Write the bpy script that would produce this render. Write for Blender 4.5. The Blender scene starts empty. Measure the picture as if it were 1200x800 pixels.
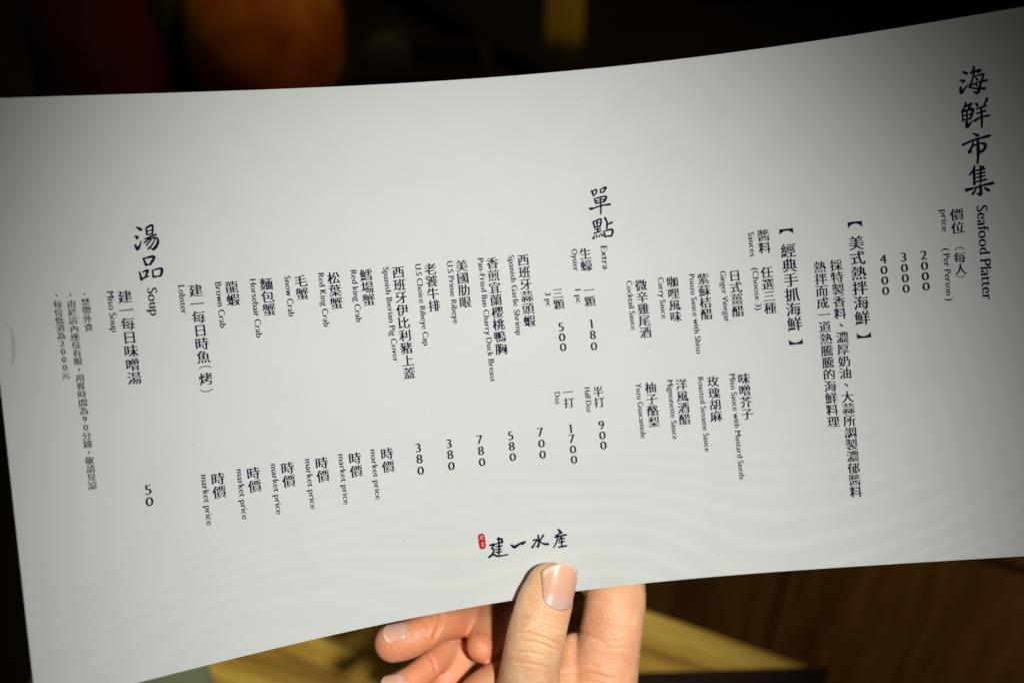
import bpy, bmesh, math, random, json
import numpy as np
from mathutils import Vector, Matrix
random.seed(5)
rng = np.random.default_rng(5)
scene = bpy.context.scene
COL = scene.collection
R = math.radians

# ------------------------------------------------------------------ camera
PITCH = R(38)
EYE = Vector((0, 0, 1.12))
cam_d = bpy.data.cameras.new('camera')
cam_d.sensor_width = 36; cam_d.lens = 35
cam_d.clip_start = 0.01; cam_d.clip_end = 50
cam_d.dof.use_dof = True
cam_d.dof.focus_distance = 0.274
cam_d.dof.aperture_fstop = 6.3
cam_d.dof.aperture_blades = 9
cam = bpy.data.objects.new('camera', cam_d); COL.objects.link(cam)
cam.location = EYE
cam.rotation_euler = (R(90) - PITCH, 0, 0)
scene.camera = cam
RIGHT = Vector((1, 0, 0))
FWD = Vector((0, math.cos(PITCH), -math.sin(PITCH)))
UP = Vector((0, math.sin(PITCH), math.cos(PITCH)))
FPX = 1167.0

def mm(x, y, z):
    """a point given in millimetres to the right, up and ahead of the eye"""
    return EYE + RIGHT * (x * .001) + UP * (y * .001) + FWD * (z * .001)
MM = np.array([[*RIGHT], [*UP], [*FWD]]) * .001
def mm_np(P):
    return P @ MM + np.array(EYE)
def ahead(px, py, d):
    return ((px - 600) * d / FPX, (400 - py) * d / FPX, d)
def on_level(px, py, z):
    v = RIGHT * (px - 600) + UP * (400 - py) + FWD * FPX
    return EYE + v * ((z - EYE.z) / v.z)
def at_y(px, py, y):
    v = RIGHT * (px - 600) + UP * (400 - py) + FWD * FPX
    return EYE + v * ((y - EYE.y) / v.y)

# ------------------------------------------------------------------ world, lamps, exposure
w = bpy.data.worlds.new('World'); scene.world = w; w.use_nodes = True
bg = w.node_tree.nodes['Background']
bg.inputs[0].default_value = (1.0, 1.0, 0.72, 1); bg.inputs[1].default_value = 0.013
scene.view_settings.view_transform = 'Standard'
scene.view_settings.look = 'None'
scene.view_settings.exposure = 0
scene.view_settings.gamma = 1
scene.cycles.use_denoising = True
scene.cycles.max_bounces = 8

def spot(name, loc, target, energy, cone, blend, size, col):
    d = bpy.data.lights.new(name, 'SPOT')
    d.energy = energy; d.spot_size = R(cone); d.spot_blend = blend
    d.shadow_soft_size = size; d.color = col
    o = bpy.data.objects.new(name, d); COL.objects.link(o)
    o.location = loc
    o.rotation_euler = (Vector(target) - Vector(loc)).to_track_quat('-Z', 'Y').to_euler()
    return o

_l = spot('ceiling_lamp_menu', (0.27, -0.56, 1.86), (0.010, 0.168, 0.900), 80, 22.0, 1.0, .03, (1.0, .975, .92))
_l.scale = (.74, 1.05, 1)
spot('added_spot_back', (0.45, 0.35, 2.2), (-0.15, 0.85, 0.80), 19, 50, 1.0, .05, (1.0, .72, .35))  # unseen warm spot added to bring up the jar and banner behind
spot('added_spot_bench', (0.52, -0.45, 2.0), (0.40, 0.48, 0.60), 26, 24, 1.0, .05, (1.0, .75, .42))  # unseen spot added just to brighten the bench boards


# ------------------------------------------------------------------ helpers
def tag(o, label=None, cat=None, group=None, kind=None):
    if label: o['label'] = label
    if cat: o['category'] = cat
    if group: o['group'] = group
    if kind: o['kind'] = kind
    return o
def empty(name, loc):
    o = bpy.data.objects.new(name, None); COL.objects.link(o); o.location = loc
    o.empty_display_size = .02
    return o
def link(name, me, mat, parent=None, smooth=True):
    if mat: me.materials.append(mat)
    o = bpy.data.objects.new(name, me); COL.objects.link(o)
    if smooth: me.polygons.foreach_set('use_smooth', [True] * len(me.polygons))
    if parent:
        o.parent = parent
        o.matrix_parent_inverse = Matrix.Translation(-parent.location)
    return o
def mesh(name, V, Fc):
    me = bpy.data.meshes.new(name)
    me.from_pydata([tuple(map(float, v)) for v in V], [], Fc); me.update()
    return me
def from_bm(name, bm):
    bmesh.ops.recalc_face_normals(bm, faces=bm.faces)
    me = bpy.data.meshes.new(name); bm.to_mesh(me); bm.free(); return me
def prism(pts, z0, z1, bev=0.0, seg=2):
    """an upright prism on a polygon outline"""
    bm = bmesh.new()
    a = [bm.verts.new((p[0], p[1], z0)) for p in pts]; b = [bm.verts.new((p[0], p[1], z1)) for p in pts]
    bm.faces.new(a[::-1]); bm.faces.new(b)
    n = len(pts)
    for i in range(n): bm.faces.new((a[i], a[(i + 1) % n], b[(i + 1) % n], b[i]))
    if bev: bmesh.ops.bevel(bm, geom=bm.edges[:], offset=bev, segments=seg, affect='EDGES')
    return bm
def lathe(prof, n=48):
    V = []; Fc = []
    for r, z in prof:
        for i in range(n):
            a = 2 * math.pi * i / n; V.append((r * math.cos(a), r * math.sin(a), z))
    for j in range(len(prof) - 1):
        for i in range(n):
            Fc.append((j * n + i, j * n + (i + 1) % n, (j + 1) * n + (i + 1) % n, (j + 1) * n + i))
    return V, Fc

class NT:
    def __init__(s, name):
        s.m = bpy.data.materials.new(name); s.m.use_nodes = True
        s.t = s.m.node_tree; s.b = s.t.nodes['Principled BSDF']
    def n(s, typ, **kw):
        nd = s.t.nodes.new(typ)
        for k, v in kw.items():
            if k in nd.inputs: nd.inputs[k].default_value = v
            else: setattr(nd, k, v)
        return nd
    def l(s, a, b): s.t.links.new(a, b)
    def ramp(s, fac, stops):
        r = s.n('ShaderNodeValToRGB'); s.l(fac, r.inputs[0])
        e = r.color_ramp.elements
        e[0].position, e[0].color = stops[0][0], (*stops[0][1], 1)
        e[1].position, e[1].color = stops[-1][0], (*stops[-1][1], 1)
        for p, c in stops[1:-1]:
            q = e.new(p); q.color = (*c, 1)
        return r.outputs[0]
    def bump(s, h, dist, strength=1.0):
        b = s.n('ShaderNodeBump', Strength=strength, Distance=dist)
        s.l(h, b.inputs['Height']); s.l(b.outputs[0], s.b.inputs['Normal'])
def plain(name, col, rough=.5, spec=.5):
    q = NT(name); q.b.inputs['Base Color'].default_value = (*col, 1); q.b.inputs['Roughness'].default_value = rough
    q.b.inputs['Specular IOR Level'].default_value = spec
    return q.m

def wood(name, dark, mid, light, scale=1.0, rough=.45, axis=0, spec=.5):
    """grain runs along the given axis of the object"""
    q = NT(name)
    tc = q.n('ShaderNodeTexCoord'); mp = q.n('ShaderNodeMapping')
    sc = [14, 14, 14]; sc[axis] = 1.1
    mp.inputs['Scale'].default_value = [v * scale for v in sc]
    oi = q.n('ShaderNodeObjectInfo'); ad = q.n('ShaderNodeVectorMath', operation='ADD')
    cb = q.n('ShaderNodeCombineXYZ'); ml = q.n('ShaderNodeMath', operation='MULTIPLY'); ml.inputs[1].default_value = 31
    q.l(oi.outputs['Random'], ml.inputs[0]); q.l(ml.outputs[0], cb.inputs[0]); q.l(ml.outputs[0], cb.inputs[1])
    q.l(tc.outputs['Object'], mp.inputs[0]); q.l(mp.outputs[0], ad.inputs[0]); q.l(cb.outputs[0], ad.inputs[1])
    n1 = q.n('ShaderNodeTexNoise', Scale=3.0, Detail=8.0, Roughness=.6, Distortion=1.2); q.l(ad.outputs[0], n1.inputs['Vector'])
    n2 = q.n('ShaderNodeTexNoise', Scale=14.0, Detail=4.0, Roughness=.7); q.l(ad.outputs[0], n2.inputs['Vector'])
    mx = q.n('ShaderNodeMix', data_type='FLOAT'); mx.inputs[0].default_value = .35
    q.l(n1.outputs[0], mx.inputs[2]); q.l(n2.outputs[0], mx.inputs[3])
    c = q.ramp(mx.outputs[0], [(.38, dark), (.5, mid), (.62, light)])
    q.l(c, q.b.inputs['Base Color']); q.b.inputs['Roughness'].default_value = rough
    q.b.inputs['Specular IOR Level'].default_value = spec
    q.bump(mx.outputs[0], .0008, .5)
    return q.m

# ------------------------------------------------------------------ the room: floor, bench, table
TABLE_Z = .70
M_table = wood('table_wood', (.22, .12, .02), (.43, .26, .04), (.57, .40, .08), 1.0, .5, 0, .3)
M_board = wood('board_wood', (.16, .075, .022), (.27, .14, .045), (.36, .2, .07), 1.0, .6, 2, .25)
M_floor = wood('floor_wood', (.02, .012, .007), (.035, .02, .01), (.05, .03, .015), .6, .6, 1)
M_wall = plain('dark_plaster', (.012, .011, .010), .9, .1)
me = from_bm('floor', prism([(-3, -1.5), (3, -1.5), (3, 3), (-3, 3)], -.02, 0)); f = link('floor', me, M_floor, smooth=False); f['kind'] = 'structure'
me = from_bm('wall', prism([(-3, 2.4), (3, 2.4), (3, 2.5), (-3, 2.5)], 0, 2.8)); f = link('wall_back', me, M_wall, smooth=False); f['kind'] = 'structure'


# dining table: its far edge runs obliquely away behind the menu
table = empty('dining_table', (-.25, .20, 0))
tag(table, 'yellowish wooden table lying lit and out of focus below the menu', 'table')
edge = Vector((.087, -.038)).normalized(); inw = Vector((-edge.y, edge.x)) * -1
cor = Vector((.150, .281)); bl = cor - edge * 1.1
nw = 8
for k in range(6):
    a = cor + inw * (k * .095); b = bl + inw * (k * .095); c2 = bl + inw * (k * .095 + .0935); d2 = cor + inw * (k * .095 + .0935)
    mid = (a + b + c2 + d2) / 4
    ang = math.atan2(edge.y, edge.x)
    pts = [(-.55, -.04675), (.55, -.04675), (.55, .04675), (-.55, .04675)]
    o = link('plank', from_bm('plank', prism(pts, -.03, 0, .0015)), M_table, smooth=False)
    o.location = (mid.x, mid.y, TABLE_Z); o.rotation_euler.z = ang
    o.parent = table; o.matrix_parent_inverse = Matrix.Translation(-table.location)
for sx in (.06, 1.04):
    for sy in (.05, .52):
        p = cor - edge * sx + inw * sy
        o = link('leg', from_bm('leg', prism([(-.025, -.025), (.025, -.025), (.025, .025), (-.025, .025)], 0, TABLE_Z - .031, .003)), M_table, smooth=False)
        o.location = (p.x, p.y, 0); o.parent = table; o.matrix_parent_inverse = Matrix.Translation(-table.location)

shade_pts = [(.056, .2765), (.1525, .2800), (.075, .135), (.03, .10), (.02, .12)]  # outline of an added dark sheet standing in for the unlit strip of tabletop
me = from_bm('shade_sheet', prism(shade_pts, TABLE_Z + .0005, TABLE_Z + .005, .0012))
tag(link('shade_sheet', me, plain('shade_black', (.018, .010, .006), .8, .1), smooth=False), 'added blackish sheet standing in for shade on the table at the bottom right of the hand', 'mat')

me = from_bm('blackout_sheet', prism([(-.52, .16), (-.232, .16), (-.224, .45), (-.50, .52)], TABLE_Z + .0005, TABLE_Z + .004, .0012))  # added dark sheet, hides the lit tabletop left of the menu
tag(link('blackout_sheet', me, bpy.data.materials['shade_black'], smooth=False), 'added dark sheet blacking out the table in a sliver beyond the left edge of the menu', 'mat')

def dish(name, label, c, r, h, mat):
    V, Fc = lathe([(.001, .004), (r * .45, .004), (r * .62, .006), (r * .9, h * .75), (r * .985, h), (r, h + .001), (r * 1.0, h - .001), (r * .9, h * .6), (r * .62, .001), (r * .55, 0), (.001, 0)], 64)
    o = link(name, mesh(name, V, Fc), mat); o.location = (*c, TABLE_Z + .0005); tag(o, label, 'dish'); return o
M_cer = plain('grey_green_glaze', (.20, .24, .13), .35, .5)
M_cer2 = plain('white_glaze', (.75, .77, .72), .3, .5)
dish('plate', 'grey green plate on the table at bottom left under the menu', (-.178, .252), .042, .008, M_cer)
dish('saucer', 'small white saucer glimpsed between the curled fingers', (-.046, .262), .016, .006, M_cer2)

# bench front beyond the table: broad upright boards
bench = empty('wooden_bench', (.30, .62, 0))
tag(bench, 'dim brown wooden bench with broad upright boards at right behind the menu', 'bench')
base = Vector((.218, .515)) ; ang = math.atan2(edge.y, edge.x)
for k in range(-4, 3):
    p = base + edge * ((k + .5) * .215)
    bo = link('board', from_bm('board', prism([(-.1065, -.011), (.1065, -.011), (.1065, .011), (-.1065, .011)], .02, .58, .002)), M_board, smooth=False)
    bo.location = (p.x, p.y, 0); bo.rotation_euler.z = ang; bo.parent = bench; bo.matrix_parent_inverse = Matrix.Translation(-bench.location)
nrm = Vector((-edge.y, edge.x))
q0 = base - edge * .86 - nrm * .018; q1 = base + edge * .645 - nrm * .018; q2 = q1 + nrm * .42; q3 = q0 + nrm * .42
link('seat', from_bm('seat', prism([q0, q1, q2, q3], .5805, .61, .003)), M_board, bench, smooth=False)



# dark objects far behind, on a second table
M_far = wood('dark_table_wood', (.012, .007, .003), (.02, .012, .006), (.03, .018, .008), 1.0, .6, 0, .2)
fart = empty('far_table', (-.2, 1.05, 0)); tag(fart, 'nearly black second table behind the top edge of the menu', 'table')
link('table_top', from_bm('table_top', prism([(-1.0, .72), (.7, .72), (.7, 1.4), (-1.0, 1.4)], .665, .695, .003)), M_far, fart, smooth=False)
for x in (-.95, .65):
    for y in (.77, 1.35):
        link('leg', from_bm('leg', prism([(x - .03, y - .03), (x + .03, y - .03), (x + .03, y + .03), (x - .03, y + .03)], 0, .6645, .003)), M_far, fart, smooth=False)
Z2 = .6955
def glaze(name, a, b, c, sc=6):
    q = NT(name); tc = q.n('ShaderNodeTexCoord')
    n = q.n('ShaderNodeTexNoise', Scale=float(sc), Detail=5.0, Roughness=.6); q.l(tc.outputs['Object'], n.inputs['Vector'])
    q.l(q.ramp(n.outputs[0], [(.35, a), (.5, b), (.66, c)]), q.b.inputs['Base Color']); q.b.inputs['Roughness'].default_value = .35
    return q.m
def pot(name, label, cat, x, y, prof, mat):
    V, Fc = lathe(prof, 56)
    o = link(name, mesh(name, V, Fc), mat); o.location = (x, y, Z2); tag(o, label, cat); return o
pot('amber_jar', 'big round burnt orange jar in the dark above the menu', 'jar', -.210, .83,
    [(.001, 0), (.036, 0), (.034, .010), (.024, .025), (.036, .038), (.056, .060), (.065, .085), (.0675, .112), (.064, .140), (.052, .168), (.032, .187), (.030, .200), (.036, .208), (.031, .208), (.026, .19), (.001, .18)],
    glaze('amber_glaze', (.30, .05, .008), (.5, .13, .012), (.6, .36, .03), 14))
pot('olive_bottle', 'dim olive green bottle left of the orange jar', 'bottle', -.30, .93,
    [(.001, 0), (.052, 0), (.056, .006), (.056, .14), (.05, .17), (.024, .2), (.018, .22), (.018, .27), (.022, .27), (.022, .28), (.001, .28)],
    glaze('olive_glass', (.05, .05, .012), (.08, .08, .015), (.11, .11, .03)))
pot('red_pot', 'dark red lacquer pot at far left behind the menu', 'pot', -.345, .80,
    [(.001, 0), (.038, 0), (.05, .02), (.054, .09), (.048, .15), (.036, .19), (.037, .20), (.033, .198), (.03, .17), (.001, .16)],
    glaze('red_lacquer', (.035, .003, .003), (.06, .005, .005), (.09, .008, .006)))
box = empty('wooden_tray', (-.07, .86, Z2)); tag(box, 'low brown wooden box behind the top edge of the menu', 'box')
def bx(name, x0, x1, y0, y1, z0, z1, m, p): return link(name, from_bm(name, prism([(x0, y0), (x1, y0), (x1, y1), (x0, y1)], z0, z1, .002)), m, p, smooth=False)
bx('front', -.140, -.02, .82, .828, Z2, Z2 + .080, M_far, box); bx('back', -.140, -.02, .892, .9, Z2, Z2 + .080, M_far, box)
bx('side', -.140, -.132, .8285, .8915, Z2, Z2 + .080, M_far, box); bx('side', -.028, -.02, .8285, .8915, Z2, Z2 + .080, M_far, box)
bx('base', -.1315, -.0285, .8285, .8915, Z2, Z2 + .006, M_board, box)
me = from_bm('folded_napkin', prism([(-.130, .835), (-.095, .832), (-.092, .885), (-.128, .888)], Z2 + .0065, Z2 + .092, .006))
tag(link('folded_napkin', me, plain('grey_cloth', (.04, .042, .035), .9, .1), smooth=False), 'grey folded napkins standing in the brown box', 'napkin')
bn = empty('hanging_banner', (.05, .95, 1.7)); tag(bn, 'narrow dull yellow hanging strip at the top of the picture', 'banner')
V = []; Fc = []
for j in range(24):
    for i in range(7):
        x = .0505 + (i / 6 - .5) * .038; z = .722 + j * .041; V.append((x, .95 + .001 * math.sin(i * 1.3 + j * .5), z))
for j in range(23):
    for i in range(6): Fc.append((j * 7 + i, j * 7 + i + 1, (j + 1) * 7 + i + 1, (j + 1) * 7 + i))
o = link('cloth', mesh('cloth', V, Fc), glaze('yellow_cloth', (.5, .18, .02), (.55, .36, .03), (.6, .42, .05), 9), bn)
s = o.modifiers.new('s', 'SOLIDIFY'); s.thickness = .0015
link('rod', from_bm('rod', prism([(.02, .944), (.08, .944), (.08, .956), (.02, .956)], 1.664, 1.676, .003)), M_far, bn, smooth=False)


# ------------------------------------------------------------------ the menu card: a springy sheet, bowed towards the eye at both ends
CC = np.array([[17.5049,1.5187,270.694],[-8.731,74.2682,-2.9281],[0.1066,0.012,-0.5338],[-0.0061,-0.0061,-0.0141],[144.8618,15.0952,10.8436],[0.5606,-0.1636,-6.1723],[-0.3377,-0.0932,0.3436],[0.0063,0.0071,0.0123],[1.215,-0.5788,-16.5702],[-1.29,-0.3701,0.0535],[0.1469,0.0327,-0.3887],[-0.0167,-0.0075,0.0026],[-1.0357,-0.2188,-0.3712],[0.1023,-0.0664,-1.7664],[-0.0785,-0.0221,0.2474],[-0.0023,0.0024,-0.0108],[-0.1522,0.0257,0.8454],[-0.1562,-0.0868,-0.1244],[0.0068,0.0178,0.1404],[0.001,-0.003,-0.0468],[0.1445,0.0138,-0.1325],[-0.0494,0.0013,0.2982],[0.0245,0.0034,-0.0603],[-0.0029,-0.002,-0.0034],[-0.0194,-0.0115,-0.008],[0.0642,0.0287,0.0298],[-0.0115,-0.0059,-0.0205],[0.001,0.0001,0.0111]])
CL, CH = 292.0, 150.0
def cheb(x, n):
    T = [np.ones_like(x), x]
    for _ in range(n - 2): T.append(2 * x * T[-1] - T[-2])
    return np.stack(T[:n], -1)
def card_pt(s, t):
    s = np.asarray(s, float); t = np.asarray(t, float)
    bs = cheb(s / 150 - 1, 7); bt = cheb(t / 75 - 1, 4)
    return (bs[..., :, None] * bt[..., None, :]).reshape(s.shape + (28,)) @ CC
def card_nrm(s, t):
    a = card_pt(s + .1, t) - card_pt(s - .1, t); b = card_pt(s, t + .1) - card_pt(s, t - .1)
    n = np.cross(a, b); n /= np.linalg.norm(n, axis=-1, keepdims=True)
    return np.where(n[..., 2:3] > 0, -n, n)       # towards the eye
def on_card(P, h):
    """points (s, t) in mm on the card, h mm proud of its face -> world"""
    P = np.asarray(P, float); return mm_np(card_pt(P[:, 0], P[:, 1]) + card_nrm(P[:, 0], P[:, 1]) * np.reshape(h, (-1, 1)) if np.ndim(h) else card_pt(P[:, 0], P[:, 1]) + card_nrm(P[:, 0], P[:, 1]) * h)

menu = empty('menu_card', mm(*card_pt(np.array(150.), np.array(0.))))
tag(menu, 'white laminated landscape menu card with columns of dark Chinese and English print', 'menu')
ns, nt = 220, 100
S_, T_ = np.meshgrid(np.linspace(0, CL, ns), np.linspace(0, CH, nt))
ST = np.stack([S_.ravel(), T_.ravel()], 1)
front = on_card(ST, 0.0); rear = on_card(ST, -.38)
Fc = []
for j in range(nt - 1):
    for i in range(ns - 1):
        a = j * ns + i; Fc.append((a, a + 1, a + 1 + ns, a + ns)); b = a + ns * nt; Fc.append((b, b + ns, b + 1 + ns, b + 1))
N_ = ns * nt
rim = [j for j in range(ns)] + [j * ns + ns - 1 for j in range(1, nt)] + [(nt - 1) * ns + i for i in range(ns - 2, -1, -1)] + [j * ns for j in range(nt - 2, 0, -1)]
for k in range(len(rim)):
    a, b = 2 * N_ + k, 2 * N_ + (k + 1) % len(rim); m_ = len(rim); Fc.append((a, a + m_, b + m_, b))
me = mesh('card', np.concatenate([front, rear, front[rim], rear[rim]]), Fc)
uv = me.uv_layers.new(name='mm'); li = np.empty(len(me.loops), int); me.loops.foreach_get('vertex_index', li)
uv.data.foreach_set('uv', (np.concatenate([ST, ST, ST[rim], ST[rim]])[li] / 100.).ravel())
q = NT('coated_paper')
um = q.n('ShaderNodeUVMap', uv_map='mm')
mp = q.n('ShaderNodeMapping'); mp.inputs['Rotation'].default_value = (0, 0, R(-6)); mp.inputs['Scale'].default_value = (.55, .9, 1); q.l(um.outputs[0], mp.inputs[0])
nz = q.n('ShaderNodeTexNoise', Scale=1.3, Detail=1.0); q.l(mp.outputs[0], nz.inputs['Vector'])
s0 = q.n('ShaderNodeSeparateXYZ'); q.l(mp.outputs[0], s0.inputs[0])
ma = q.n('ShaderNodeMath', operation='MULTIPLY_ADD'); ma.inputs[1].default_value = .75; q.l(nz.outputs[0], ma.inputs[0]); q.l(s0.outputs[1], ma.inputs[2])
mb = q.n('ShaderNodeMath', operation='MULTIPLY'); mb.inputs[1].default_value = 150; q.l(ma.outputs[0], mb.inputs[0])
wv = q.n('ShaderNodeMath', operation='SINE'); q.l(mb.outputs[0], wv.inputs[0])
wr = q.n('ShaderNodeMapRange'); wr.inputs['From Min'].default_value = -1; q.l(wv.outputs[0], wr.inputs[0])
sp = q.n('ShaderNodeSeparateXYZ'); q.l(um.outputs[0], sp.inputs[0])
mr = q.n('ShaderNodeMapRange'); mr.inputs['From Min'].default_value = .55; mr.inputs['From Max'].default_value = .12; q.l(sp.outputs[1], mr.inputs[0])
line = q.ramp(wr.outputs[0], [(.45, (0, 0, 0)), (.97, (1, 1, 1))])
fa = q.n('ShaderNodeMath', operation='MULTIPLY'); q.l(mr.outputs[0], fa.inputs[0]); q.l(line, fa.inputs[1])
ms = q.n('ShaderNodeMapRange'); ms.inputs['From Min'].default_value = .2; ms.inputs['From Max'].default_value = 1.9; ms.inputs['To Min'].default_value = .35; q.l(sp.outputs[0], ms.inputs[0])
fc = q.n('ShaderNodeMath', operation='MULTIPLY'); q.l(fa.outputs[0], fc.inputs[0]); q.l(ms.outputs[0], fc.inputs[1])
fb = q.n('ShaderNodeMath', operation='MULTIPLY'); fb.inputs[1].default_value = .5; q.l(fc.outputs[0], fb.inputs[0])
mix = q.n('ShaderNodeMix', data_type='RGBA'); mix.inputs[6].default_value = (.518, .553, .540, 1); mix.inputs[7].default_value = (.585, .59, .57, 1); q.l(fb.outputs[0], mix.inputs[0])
# faint handling marks
nn = q.n('ShaderNodeTexNoise', Scale=7.0, Detail=6.0, Roughness=.6); q.l(um.outputs[0], nn.inputs['Vector'])
dm = q.ramp(nn.outputs[0], [(.25, (.965, .965, .96)), (.6, (1, 1, 1))])
m2 = q.n('ShaderNodeMix', data_type='RGBA', blend_type='MULTIPLY'); m2.inputs[0].default_value = 1; q.l(mix.outputs[2], m2.inputs[6]); q.l(dm, m2.inputs[7])
q.l(m2.outputs[2], q.b.inputs['Base Color'])
q.b.inputs['Roughness'].default_value = .5; q.b.inputs['Specular IOR Level'].default_value = .28
gn = q.n('ShaderNodeTexNoise', Scale=60.0, Detail=4.0); q.l(um.outputs[0], gn.inputs['Vector']); q.bump(gn.outputs[0], .00002, .4)
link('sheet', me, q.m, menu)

# ---------------------------------------------------------------- lettering: glyph outlines re-cut with a Song/serif contrast
_c = bpy.data.curves.new('glyph', 'FONT'); _c.resolution_u = 4
_o = bpy.data.objects.new('glyph', _c); COL.objects.link(_o)
_cache = {}
def raw_glyph(chr_):
    _c.body = chr_ + '|'
    bpy.context.view_layer.update()
    cu = _o.evaluated_get(bpy.context.evaluated_depsgraph_get()).to_curve(bpy.context.evaluated_depsgraph_get(), apply_modifiers=False)
    polys = []; adv = None
    for s in cu.splines:
        bp = s.bezier_points; n = len(bp); pts = []
        for i in range(n):
            a, b = bp[i], bp[(i + 1) % n]
            p0, p1, p2, p3 = [np.array(v[:2]) for v in (a.co, a.handle_right, b.co, b.handle_left)][0], np.array(a.handle_right[:2]), np.array(b.handle_left[:2]), np.array(b.co[:2])
            chord = np.linalg.norm(p3 - p0)
            dev = np.abs(np.cross(p3 - p0, p1 - p0)) + np.abs(np.cross(p3 - p0, p2 - p0))
            k = 1 if (chord > 0 and dev / chord < .004) else (3 if chord < .12 else 5)
            for j in range(k):
                t = j / k; pts.append((1 - t) ** 3 * p0 + 3 * t * (1 - t) ** 2 * p1 + 3 * t * t * (1 - t) * p2 + t ** 3 * p3)
        pts = np.array(pts)
        if s.character_index == 0: polys.append(pts)
        else: adv = pts[:, 0].min() if adv is None else min(adv, pts[:, 0].min())
    _o.evaluated_get(bpy.context.evaluated_depsgraph_get()).to_curve_clear()
    return polys, adv
def area(p): return .5 * np.sum(p[:, 0] * np.roll(p[:, 1], -1) - np.roll(p[:, 0], -1) * p[:, 1])
def clean(p, eps=.0015):
    keep = [i for i in range(len(p)) if np.linalg.norm(p[i] - p[i - 1]) > eps]
    return p[keep]
def offset(p, a, b):
    n = len(p); e = np.roll(p, -1, 0) - p; L = np.linalg.norm(e, axis=1)[:, None]; e = e / L
    nr_ = np.stack([e[:, 1], -e[:, 0]], 1)
    o = a * nr_[:, 0] ** 2 + b * nr_[:, 1] ** 2
    out = np.empty_like(p)
    for i in range(n):
        n1, n2 = nr_[i - 1], nr_[i]; o1, o2 = o[i - 1], o[i]
        M = np.array([n1, n2]); d = M[0, 0] * M[1, 1] - M[0, 1] * M[1, 0]
        if abs(d) > .35: v = np.array([(o1 * n2[1] - o2 * n1[1]) / d, (n1[0] * o2 - n2[0] * o1) / d])
        else: v = (n1 * o1 + n2 * o2) / max(.5, (1 + n1 @ n2))
        l = np.linalg.norm(v); v = v if l < .05 else v * .05 / l
        out[i] = p[i] + v
    return out
def bar_ends(p):
    """the wedges that close horizontal strokes at their right end"""
    n = len(p); out = []
    for i in range(n):
        a, b = p[i], p[(i + 1) % n]; pr = p[i - 1]; nx = p[(i + 2) % n]
        d = b - a; L = np.linalg.norm(d)
        if .02 < L < .11 and d[1] > .85 * L:          # right-facing short edge, going up on a counter-clockwise outline
            u = b - nx; w_ = a - pr
            if u[0] > .16 and abs(u[1]) < .12 * u[0] and abs(w_[1]) < .3 * abs(w_[0]):
                out.append(np.array([b + [.014, -.004], b + [-.03, .060], b + [-.105, -.004]]))
    return out
def slab(p, cap):
    """thin serifs where a stem ends, as separate little wedges"""
    n = len(p); out = []; th, ext = .034, .060
    E_ = [p[(i + 1) % n] - p[i] for i in range(n)]
    def vert(v, k): l = np.linalg.norm(v); return abs(v[1]) > .9 * l and l > k
    for i in range(n):
        a, b = p[i], p[(i + 1) % n]; e = E_[i]; L = np.linalg.norm(e); pv, nv_ = E_[i - 1], E_[(i + 1) % n]
        if not (.05 < L < .16 and abs(e[0]) > .9 * L): continue
        up = 1 if e[0] > 0 else -1                     # going right: a bottom edge
        long_p, long_n = vert(pv, .16), vert(nv_, .16)
        if up == 1:
            if not ((long_p and vert(nv_, .10)) or (long_n and vert(pv, .10)) or (long_p and long_n)): continue
            sides = (-1, 1)
        else:
            if not (long_n or long_p): continue
            if pv[1] * nv_[1] > 0 and vert(pv, .02) and vert(nv_, .02): continue
            sides = (-1, 1) if cap and long_n and long_p else ((-1,) if long_n else ())
            if cap and long_p and not long_n: sides = (1,)
        lo, hi = (a, b) if up == 1 else (b, a)
        for sd in sides:
            c_ = lo if sd < 0 else hi
            if up == -1 and not cap:   # flag serif
                out.append(np.array([c_ + [.01, .004], c_ + [-ext * 1.15, -.035], c_ + [-ext * 1.15, -.060], c_ + [.01, -.055]]))
            else:
                out.append(np.array([c_ + [-sd * .01, 0], c_ + [sd * ext, 0], c_ + [sd * ext, up * th * .8], c_ + [-sd * .01, up * th * 1.5]]))
    if cap:    # corners of E, B, D, P ... where the stem meets a long arm
        for i in range(n):
            q_, e, f = p[i], E_[i - 1], E_[i]
            if vert(e, .3) and e[1] < 0 and f[0] > .17 and abs(f[1]) < .1 * f[0]: out.append(np.array([q_ + [.01, 0], q_ + [-ext, 0], q_ + [-ext, th * .8], q_ + [.01, th * 1.5]]))
            if vert(f, .3) and f[1] < 0 and e[0] < -.17 and abs(e[1]) < .1 * -e[0]: out.append(np.array([q_ + [.01, 0], q_ + [-ext, 0], q_ + [-ext, -th * .8], q_ + [.01, -th * 1.5]]))
    return out
def glyph(chr_):
    """outlines, advance, loose wedges"""
    if chr_ in _cache: return _cache[chr_]
    polys, adv = raw_glyph(chr_)
    if not polys: _cache[chr_] = ([], .27, []); return _cache[chr_]
    big = max(polys, key=lambda p: abs(area(p))); sgn = 1 if area(big) > 0 else -1
    res = []; loose = []
    for p in polys:
        p = clean(p if sgn > 0 else p[::-1], .0045)
        if ord(chr_) > 0x2E80:
            if chr_ not in '【】（）、，。':
                p = offset(p, 0, -.004); loose += bar_ends(p)
        elif chr_.isdigit():
            p = offset(p, 0, -.012)
            if chr_ == '1': loose += slab(p, False)
        else:
            p = offset(p, 0, -.010)
            if area(p) > 0 and chr_ not in '().-·': loose += slab(p, chr_.isupper())
        res.append(p)
    if chr_ == '1': loose = [q for q in loose if q[:, 1].max() < .2] + [np.array([[.29, .67], [.205, .66], [.09, .60], [.09, .575], [.21, .60]])]
    _cache[chr_] = (res, adv, loose); return _cache[chr_]

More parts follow.
